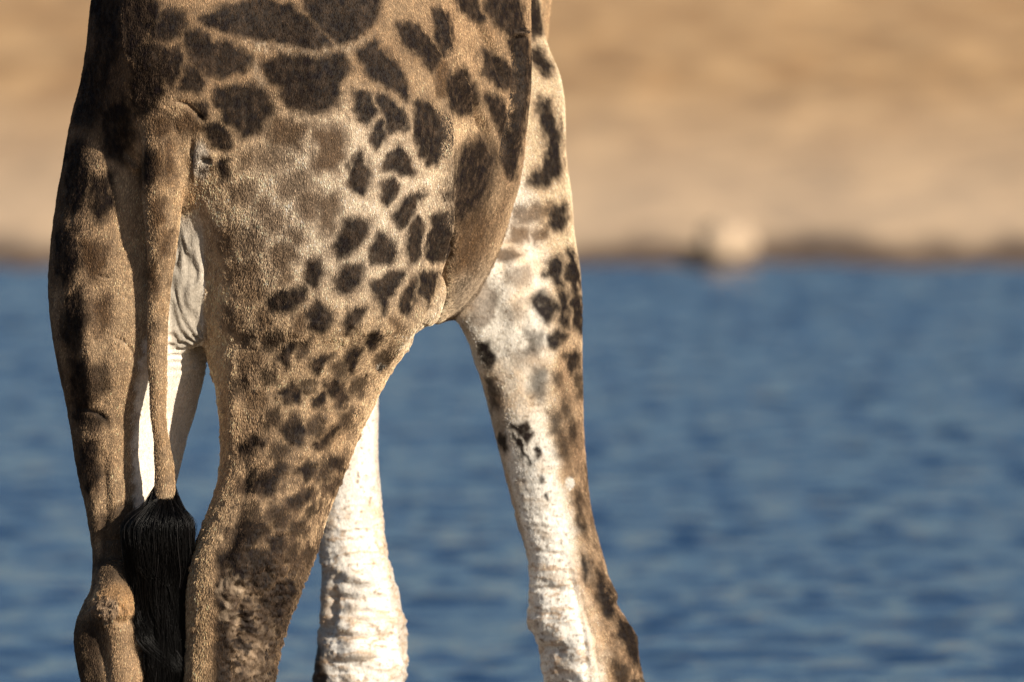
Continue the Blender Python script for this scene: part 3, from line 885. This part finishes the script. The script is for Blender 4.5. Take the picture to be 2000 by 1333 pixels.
    # tail: tan with a reddish stripe
    mixc(tail * .5, [.40, .27, .155]); mixc(tail * np.clip(.2 + .8 * noise(P_, (.02, .02, .035), 79, 3), 0, .8) * sst(py, 800, 600), [.11, .07, .042]); mixc(tail * sst(n2, .0, .6) * .35, ORNG * .7)
    mixc(tail * sst(py, 930, 985) * .5, [.5, .38, .25])
    # belly side: darker mottled brown, pale line along the flank fold
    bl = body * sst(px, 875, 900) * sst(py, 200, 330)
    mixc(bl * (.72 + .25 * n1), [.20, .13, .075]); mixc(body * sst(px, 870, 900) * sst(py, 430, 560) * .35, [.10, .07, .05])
    fold = line_d(px, py, [(880, 560), (850, 610), (815, 655), (780, 690)], 16) * (body | rh)
    mixc(fold * .5, [.5, .43, .34])
    br = body * sst(px + .45 * py, 1120, 1160) * sst(py, 480, 560)
    mixc(br * .5 , [.30, .25, .19])
    # right foreleg
    wb = lin([(-50, 1000), (300, 1020), (450, 1060), (600, 1075), (750, 1075), (850, 1070), (950, 1090), (1050, 1112), (1150, 1132), (1250, 1160), (1333, 1178)], py)
    mixc(front * 1.0, [.66, .50, .33])
    wh = front * sst(px + 16 * n1 + 8 * n2, wb + 30, wb - 26)
    mixc(wh * sst(py, 250, 420), WHITE)
    mud = np.maximum(mud, .8 * wh * sst(py, 380, 470))
    mixc(wh * sst(py, 300, 500) * sst(py, 860, 760) * np.clip(.22 + .75 * n1 + .25 * n2, 0, .9), [.56, .37, .20])
    mixc(wh * sst(py, 840, 900), [.80, .76, .69])
    rt = front * sst(px + 10 * n1, wb, wb + 30) * sst(py, 480, 800)
    mixc(rt * (.75 + .2 * n1), [.33, .21, .12])
    dark = np.maximum(dark, front * sst(px - wb, 40, 62) * sst(py, 900, 1000) * sst(n2 + .4 * n3, -.05, .5) * .8)
    mot2 = noise(P_, (.013, .013, .022), 77, 3)
    mixc(front * sst(px - wb, 8, 40) * sst(py, 700, 900) * np.clip(.35 + .7 * mot2, 0, .9), [.11, .07, .045])
    edge = front * sst(px - lin([(900, 988), (950, 1000), (1000, 1012), (1100, 1036)], py), 4, -6) * sst(py, 760, 840) * sst(py, 1130, 1060)
    mixc(edge * .7, [.25, .18, .12])
    mixc(front * line_d(px, py, [(1118, 1060), (1140, 1150), (1165, 1250), (1178, 1340)], 14) * .6, [.55, .34, .18])
    mud = np.maximum(mud, wh * sst(py, 820, 880))
    ws = front * sst(np.hypot((px - 1113) / 9, (py - 943) / 12), 1.2, .7)
    mixc(ws, [.85, .8, .7]); dark *= 1 - ws
    # left foreleg caked pale
    mixc(frontl * 1.0, [.80, .75, .68]); mixc(frontl * sst(n1 + n2 * .5, .1, .8) * .5, [.62, .48, .34])
    mixc(frontl * sst(px - lin([(780, 732), (900, 728), (1000, 740), (1100, 752), (1333, 792)], py), -4, 6) * .45, [.34, .25, .17])
    mixc(frontl * sst(px - lin([(1050, 636), (1180, 645), (1250, 640), (1333, 634)], py), 10, -12) * .55, [.30, .2, .12])
    lay_ = noise(P_, (.09, .09, .022), 103, 3)
    mixc((frontl * sst(py, 900, 1060) + front * wh * sst(py, 1000, 1120)) * sst(np.abs(lay_), .14, .0) * .75, [.46, .29, .16])
    mixc((frontl + front * wh) * sst(py, 820, 950) * sst(noise(P_, (.05, .05, .03), 85, 3), .05, .7) * .5, [.50, .36, .23])
    mixc(frontl * sst(px - lin([(1240, 622), (1290, 632), (1333, 640)], py), 6, -6) * sst(py, 1220, 1270), [.07, .05, .035])
    mud = np.maximum(mud, frontl * 1.0)
    # specks on the caked hide
    spk = mud * (front | frontl) * sst(noise(P_, (.010, .010, .007), 81, 2), .52, .75)
    mixc(spk * .75, [.22, .16, .11])
    # caked grey mud line under the big upper patch
    ml = line_d(px, py, [(440, 72), (520, 90), (600, 100), (680, 92), (740, 70)], 13) * rear
    ml = np.maximum(ml, .8 * line_d(px, py, [(470, 90), (500, 130), (520, 200), (545, 215)], 12) * rear)
    mixc(ml * (.4 + .5 * n3), [.55, .45, .33])
    mixc(halo * .5 * (1 - mud), [.17, .105, .06])
    mixc(brown * (1 - .8 * np.maximum(per, per2)), [.085, .046, .021])
    d = np.clip(dark * (1 + .10 * n3), 0, 1)[:, None]
    C = C * (1 - d) + (DARK * (1 + .5 * np.clip(n1, 0, 1)[:, None])) * d
    C = C * (1 + .13 * n1[:, None] + .12 * n2[:, None] + .13 * n3[:, None] * (1 - mud[:, None]))
    mixc(rear * (1 - mud) * np.clip(.10 + .5 * mot, 0, .5) * .8, [.13, .085, .055])
    tick = sst(np.hypot((px - 743) / 8, (py - 716) / 11), 1.1, .5) * rear
    C = C * (1 - tick[:, None]) + np.array([.5, .45, .38]) * tick[:, None] * sst(n3, -.5, .3)[:, None]
    return np.clip(C, .008, .9), mud, dark


def relief(P_, ids, nrm, mud):
    """height in metres added along the normal"""
    px, py = to_px(P_)
    front = ids == 3; frontl = ids == 4; lh = ids == 2; rh = ids == 1; tail = ids == 5; body = ids == 0
    vis = (nrm[:, 1] < .3)
    h = .006 * noise(P_, (.13, .13, .26), 91, 2) * (~tail)
    h += .0008 * noise(P_, .02, 92, 2)
    h += .0008 * noise(P_, (.012, .012, .05), 99, 2) * (lh | rh | body)
    g = lambda pts, w: line_d(px, py, pts, w) * vis
    rr = (body | rh | lh)
    # ribs, flank creases and tendons
    h -= .014 * g([(862, 20), (880, 90), (900, 140), (925, 200), (950, 260), (962, 300)], 8) * rr * 2.6
    h += .010 * g([(850, 0), (870, 80), (893, 150), (925, 230)], 9) * rr * 2.6
    h -= .016 * g([(876, 180), (878, 300), (881, 420), (880, 500), (862, 590)], 7) * rr * 2.6
    h += .010 * g([(862, 180), (866, 300), (868, 420), (862, 520)], 10) * rr * 2.6
    h -= .010 * g([(1002, 60), (1012, 150), (1000, 240), (978, 330)], 8) * rr * 2.6
    h += .010 * g([(1018, 100), (1014, 180), (1000, 290)], 6) * rr * 2.6
    h -= .008 * g([(930, 40), (965, 100), (990, 180)], 8) * rr * 2.6
    h += .008 * g([(1004, 66), (1026, 62)], 5) * rr * 2.6
    h -= .008 * g([(782, 260), (800, 300), (822, 380), (835, 470)], 8) * rr * .4
    h += .008 * g([(840, 560), (810, 620), (770, 670), (742, 720)], 10) * rr * 2.6
    h -= .010 * g([(862, 585), (835, 640), (800, 672)], 8) * rr * 2.6
    h += .009 * g([(750, 720), (718, 770), (690, 830)], 14) * rh
    h += .010 * g([(735, 770), (640, 830), (560, 900), (500, 980)], 22) * rh
    h += .012 * g([(452, 720), (458, 800), (456, 880)], 13) * rh
    h -= .006 * g([(476, 860), (480, 960), (462, 1040), (436, 1100), (428, 1170)], 12) * rh
    h += .010 * g([(560, 980), (500, 1040), (455, 1090)], 12) * rh
    h -= .012 * g([(536, 1110), (500, 1130), (470, 1180), (468, 1240), (448, 1300)], 9) * rh
    h += .010 * g([(520, 1200), (500, 1250), (510, 1330)], 10) * rh
    # tail root crease
    h -= .013 * g([(342, 197), (365, 203), (382, 218), (398, 240)], 5)
    h -= .014 * g([(376, 270), (374, 320), (366, 360), (352, 400)], 5) * (~tail)
    h += .009 * line_d(px, py, [(390, 275), (386, 320), (374, 352)], 8) * (~tail)
    h -= .02 * g([(394, 312), (414, 315)], 5) * (~tail)
    h += .008 * g([(388, 298), (418, 300), (420, 320), (396, 326)], 6) * (~tail)
    h += .012 * g([(246, 300), (256, 312), (266, 335)], 7) * lh
    # wrinkled skin of the crotch, folds running together at (402, 672)
    per = sst(py, 420, 480) * sst(py, 720, 680) * sst(px, 318, 334) * sst(px, 412, 400) * (~tail)
    ang = np.arctan2(px - 404, 690 - py + 1e-3)
    h += per * .0055 * np.sin(ang * 26 + 5 * noise(P_, (.035, .05, .10), 95, 2)) * (.75 + .5 * noise(P_, .05, 97, 1)) * sst(np.hypot(px - 404, py - 690), 8, 40)
    h += lh * sst(py, 630, 660) * sst(py, 760, 700) * sst(px, 320, 335) * .0018 * np.sin(py * .42 + (px - 330) * .12 + 2.5 * noise(P_, .05, 96, 1))
    # scars and creases on the left hind leg
    for pts, w_, a_ in (([(187, 535), (202, 541), (215, 540)], 3, .006), ([(215, 655), (240, 664), (262, 690), (250, 712)], 3.5, .006), ([(160, 795), (190, 806), (212, 822)], 5, .008), ([(200, 1055), (262, 1052)], 5, .005), ([(205, 1000), (250, 985)], 5, .004)):
        h -= a_ * g(pts, w_) * lh
    h += .012 * g([(168, 560), (178, 700), (182, 820)], 16) * lh
    h -= .014 * g([(188, 1200), (200, 1250), (212, 1340)], 9) * lh
    h -= .012 * g([(202, 880), (206, 1000), (198, 1100)], 12) * lh
    # hocks
    hk = (rh * sst(py, 1060, 1140) * sst(px, 425, 450) + lh * sst(np.hypot((px - 212) / 48, (py - 1190) / 36), 1.2, .6)) * vis
    rid = 1 - np.abs(noise(P_, .028, 101, 3))
    h += hk * .014 * (rid - .6) + hk * .004 * noise(P_, .009, 102, 2)
    h -= .010 * g([(222, 1212), (250, 1218), (268, 1205)], 7) * lh
    # knees: heavy folds and caked lumps
    low = (front * mud * sst(py, 840, 1100) + frontl * sst(py, 900, 1060)) * vis
    lay = noise(P_, (.09, .09, .022), 103, 3)
    h += low * (.0026 * (1 - np.abs(lay) * 2) + .0010 * (1 - 2 * np.abs(noise(P_, .026, 104, 2))) + .0007 * noise(P_, .008, 105, 1))
    h += front * mud * (1 - sst(py, 1000, 1100)) * .0006 * (1 - 2 * np.abs(noise(P_, .014, 106, 2)))
    kn = (front * sst(py, 1090, 1180) + frontl * sst(py, 1060, 1160)) * vis
    h += kn * .009 * noise(P_, (.07, .07, .04), 107, 2)
    for pts, w_, a_ in (([(1050, 1265), (1078, 1268), (1105, 1262)], 8, .020), ([(1035, 1150), (1070, 1148), (1105, 1152)], 6, .009), ([(1030, 1075), (1075, 1080), (1110, 1088)], 5, .006), ([(1108, 1100), (1135, 1200), (1150, 1333)], 6, .008), ([(1130, 1150), (1160, 1250), (1168, 1333)], 5, .006)):
        h -= a_ * g(pts, w_) * front
    for pts, w_, a_ in (([(655, 1140), (645, 1180), (650, 1210), (640, 1240)], 8, .018), ([(640, 1160), (700, 1172), (760, 1165)], 7, .012), ([(650, 1240), (720, 1248), (770, 1240)], 6, .010), ([(640, 1290), (700, 1292), (770, 1285)], 5, .008), ([(700, 1195), (735, 1200)], 6, .01)):
        h -= a_ * g(pts, w_) * frontl
    h += .02 * g([(664, 1120), (700, 1128), (745, 1140)], 12) * frontl
    h += .012 * g([(690, 1215), (690, 1300)], 26) * frontl
    h += .005 * g([(1113, 935), (1113, 950)], 8) * front
    h += .006 * g([(740, 708), (746, 724)], 6) * rh
    # clotted mud and warts
    h += .0035 * line_d(px, py, [(440, 72), (520, 90), (600, 100), (680, 92), (740, 70)], 16) * np.clip(noise(P_, .010, 108, 2), 0, 1)
    h += .003 * sst(noise(P_, .018, 109, 1), .75, 1.0) * rh * sst(py, 500, 700)
    h *= (P_[:, 2] > .12)
    return h.astype(np.float64)


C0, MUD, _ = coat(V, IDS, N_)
V = V + N_ * relief(V, IDS, N_, MUD)[:, None]
N_, FN = normals(V, F)

hide, t, b = mat('giraffe_hide')
va = t.nodes.new('ShaderNodeVertexColor'); va.layer_name = 'hide_colour'
nz = t.nodes.new('ShaderNodeTexNoise'); nz.inputs['Scale'].default_value = 260; nz.inputs['Detail'].default_value = 3
tc = t.nodes.new('ShaderNodeTexCoord')
mp = t.nodes.new('ShaderNodeMapping'); mp.inputs['Scale'].default_value = (1, 1, .45)
t.links.new(tc.outputs['Object'], mp.inputs[0]); t.links.new(mp.outputs[0], nz.inputs['Vector'])
mr = t.nodes.new('ShaderNodeMapRange'); mr.inputs['From Min'].default_value = .3; mr.inputs['From Max'].default_value = .7; mr.inputs['To Min'].default_value = .72; mr.inputs['To Max'].default_value = 1.2
t.links.new(nz.outputs['Fac'], mr.inputs['Value'])
mm = t.nodes.new('ShaderNodeVectorMath'); mm.operation = 'SCALE'
t.links.new(va.outputs['Color'], mm.inputs[0]); t.links.new(mr.outputs[0], mm.inputs['Scale'])
t.links.new(mm.outputs[0], b.inputs['Base Color'])
b.inputs['Roughness'].default_value = .75
b.inputs['Specular IOR Level'].default_value = .25
bp = t.nodes.new('ShaderNodeBump'); bp.inputs['Strength'].default_value = .5; bp.inputs['Distance'].default_value = .003
t.links.new(nz.outputs['Fac'], bp.inputs['Height']); t.links.new(bp.outputs[0], b.inputs['Normal'])

giraffe = mesh_obj('giraffe', V, F, hide)
at_ = giraffe.data.color_attributes.new('hide_colour', 'FLOAT_COLOR', 'POINT')
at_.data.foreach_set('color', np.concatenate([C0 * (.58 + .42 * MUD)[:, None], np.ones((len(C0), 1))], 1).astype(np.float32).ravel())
giraffe['label'] = 'giraffe seen from behind, spotted coat, standing with pale muddy legs before the water'
giraffe['category'] = 'giraffe'


# ------------------------------------------------------------------ hair
def curves_obj(name, PTS, RAD, COLR, m, parent):
    """PTS (n, k, 3), RAD (n, k), COLR (n, 3)"""
    n, k, _ = PTS.shape
    cu = bpy.data.hair_curves.new(name)
    cu.add_curves([k] * n)
    cu.attributes['position'].data.foreach_set('vector', PTS.astype(np.float32).ravel())
    ra = cu.attributes.get('radius') or cu.attributes.new('radius', 'FLOAT', 'POINT')
    ra.data.foreach_set('value', RAD.astype(np.float32).ravel())
    ca = cu.attributes.new('strand_colour', 'FLOAT_COLOR', 'CURVE')
    ca.data.foreach_set('color', np.concatenate([COLR, np.ones((n, 1))], 1).astype(np.float32).ravel())
    cu.materials.append(m)
    o = bpy.data.objects.new(name, cu)
    col.objects.link(o)
    o.parent = parent
    return o


def hair_mat(name, rough, spec):
    m, t, b = mat(name)
    a = t.nodes.new('ShaderNodeAttribute'); a.attribute_name = 'strand_colour'
    t.links.new(a.outputs['Color'], b.inputs['Base Color'])
    b.inputs['Roughness'].default_value = rough
    b.inputs['Specular IOR Level'].default_value = spec
    return m


NF = 600000
cen = V[F].mean(1)
fn = FN / (np.linalg.norm(FN, axis=1, keepdims=True) + 1e-12)
area = np.linalg.norm(FN, axis=1) / 2
wgt = area * ((cen[:, 2] > .58) & (cen[:, 2] < 2.62)) * np.where(fn[:, 1] < .25, 1.0, .12)
wgt = wgt * (1 - .8 * MUD[F].mean(1))
cs = np.cumsum(wgt); pick = np.searchsorted(cs, rng.random(NF) * cs[-1])
u, v = rng.random(NF), rng.random(NF)
A, B_, C_, D_ = (V[F[pick, k]] for k in range(4))
root = (A * (1 - u)[:, None] + B_ * u[:, None]) * (1 - v)[:, None] + (D_ * (1 - u)[:, None] + C_ * u[:, None]) * v[:, None]
nr = N_[F[pick]].mean(1); nr /= np.linalg.norm(nr, axis=1, keepdims=True)
hid_ = IDS[F[pick, 0]]
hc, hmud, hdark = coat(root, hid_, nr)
down = np.stack([.25 * noise(root, .12, 111, 2), .2 * noise(root, .12, 112, 2), -np.ones(NF)], 1)
down[:, :2] += HV * -.25                                     # hair lies back and down
down += rng.normal(0, .22, (NF, 3))
tan = down - nr * np.sum(down * nr, 1, keepdims=True)
tan /= np.linalg.norm(tan, axis=1, keepdims=True)
ln = (.0055 + .0045 * rng.random(NF)) * (1 - .45 * hmud)
lift = .20 + .22 * rng.random(NF)
p1 = root + (tan * .55 + nr * lift[:, None] * .45) * ln[:, None]
p2 = root + (tan * 1.0 + nr * lift[:, None] * .55) * ln[:, None]
PTS = np.stack([root - nr * .001, p1, p2], 1)
rad = .00030 + .0002 * rng.random(NF)
RAD = np.stack([rad, rad * .8, rad * .12], 1)
hc = hc * (1.22 * np.exp(rng.normal(0, .36, NF)))[:, None]
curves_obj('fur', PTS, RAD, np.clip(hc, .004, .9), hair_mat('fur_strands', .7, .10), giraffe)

# black tuft
NT = 9000
k = 22
s_ = np.linspace(0, 1, k)
a0 = rng.random(NT) * 2 * math.pi
r0 = np.sqrt(rng.random(NT))
hroot = rng.random(NT)
c0 = at(323, 968 + 14 * hroot - 26 * (np.sin(a0) > 0), -.135)
rootT = c0 + np.stack([np.cos(a0) * .024, np.sin(a0) * .024, 0 * a0], 1)
# spread of the tuft (half width, px) down its length
ys_px = 975 + (1520 - 975) * s_
cxp = lin([(950, 326), (985, 322), (1020, 312), (1060, 311), (1100, 315), (1150, 319), (1200, 318), (1260, 322), (1333, 325), (1520, 318)], ys_px)
hwp = lin([(945, 20), (968, 44), (985, 56), (1010, 64), (1035, 68), (1060, 69), (1100, 63), (1150, 51), (1200, 45), (1333, 33), (1520, 12)], ys_px)
lens = np.clip(rng.normal(.86, .16, NT), .3, 1.0)
sl = s_[None, :] * lens[:, None]
yy = 975 + (1520 - 975) * sl + 10 * (hroot[:, None] - .5)
cx_ = np.interp(yy, ys_px, cxp); hw_ = np.interp(yy, ys_px, hwp)
lock = rng.integers(0, 70, NT)
lph = rng.random(90) * 6.28; lam = rng.normal(0, 15, 90); lfr = rng.uniform(12, 26, 90)
la = rng.random(90) * 6.28; lr = np.sqrt(rng.random(90))
mixl = .34 * np.cos(a0) * r0 + .72 * (np.cos(la) * lr)[lock]
mixy = .34 * np.sin(a0) * r0 + .72 * (np.sin(la) * lr)[lock]
wav = (lam[lock][:, None]) * np.sin(sl * lfr[lock][:, None] + lph[lock][:, None]) * sst(sl, .05, .5) + 5 * np.sin(sl * 13 + .6) * sst(sl, .1, .35)
wisp = (rng.random(NT) < .05)[:, None]
wav = wav + wisp * rng.normal(0, 16, (NT, 1)) * sst(sl, .1, .9)
spread = sst(sl, -.01, .08)
X_ = cx_ + mixl[:, None] * 1.12 * hw_ * spread + wav + rng.normal(0, 2.2, (NT, 1)) * sl * 3 + rng.normal(0, 1.5, (NT, 1)) * np.sin(sl * 30 + hroot[:, None] * 6)
Yd = -.15 + mixy[:, None] * hw_ * .00125 * .75 * spread + .004 * np.cos(sl * 14 + lph[lock][:, None] * 2)
# arc up over the tail's end before falling
rise = 14 * np.exp(-((sl - .02) / .03) ** 2) * r0[:, None]
PT = at(X_, yy - rise, Yd)
wgt_ = (1 - sst(sl, 0, .035))[..., None]
PT = PT * (1 - wgt_) + rootT[:, None, :] * wgt_
radt = .00036 + .0002 * rng.random(NT)
RT = radt[:, None] * (1 - .7 * s_[None, :] ** 2)
ct = np.where(rng.random(NT) < .04, 8, 1)[:, None] * np.array([.0020, .0018, .0018]) * np.exp(rng.normal(0, .35, NT))[:, None]  # a few strands coloured paler: glints painted into the hair
curves_obj('tail_tuft', PT, RT, ct, hair_mat('black_tuft_hair', .36, .16), giraffe)

# hooves
hoof_m, t, b = mat('hoof_horn'); b.inputs['Base Color'].default_value = (.05, .04, .03, 1); b.inputs['Roughness'].default_value = .6
for L_, (hx, hy) in ((LH, (0, 0)), (RH, (0, 0)), (FR, (0, 0)), (FL, (0, 0))):
    zs = np.array([.004, .03, .06, .09, .105])
    ring = 28
    VV, FF = [], []
    a_ = np.linspace(0, 2 * math.pi, ring, endpoint=False)
    for z in zs:
        cx = np.interp(z, L_.z, L_.cx); cy = np.interp(z, L_.z, L_.cy); aa = np.interp(z, L_.z, L_.a) + .006; bb = np.interp(z, L_.z, L_.b) + .006
        cleft = 1 - .18 * np.exp(-((a_ - math.pi / 2) / .18) ** 2)
        uu = np.sin(a_) * aa * cleft; vv = np.cos(a_) * bb
        VV += [(cx + q * L_.ca + p_ * L_.sa, cy - q * L_.sa + p_ * L_.ca, z) for p_, q in zip(uu, vv)]
    for i in range(len(zs) - 1):
        for j in range(ring): FF.append((i * ring + j, i * ring + (j + 1) % ring, (i + 1) * ring + (j + 1) % ring, (i + 1) * ring + j))
    mesh_obj('hoof', VV, FF, hoof_m, giraffe)
print('giraffe verts', len(V), 'faces', len(F))
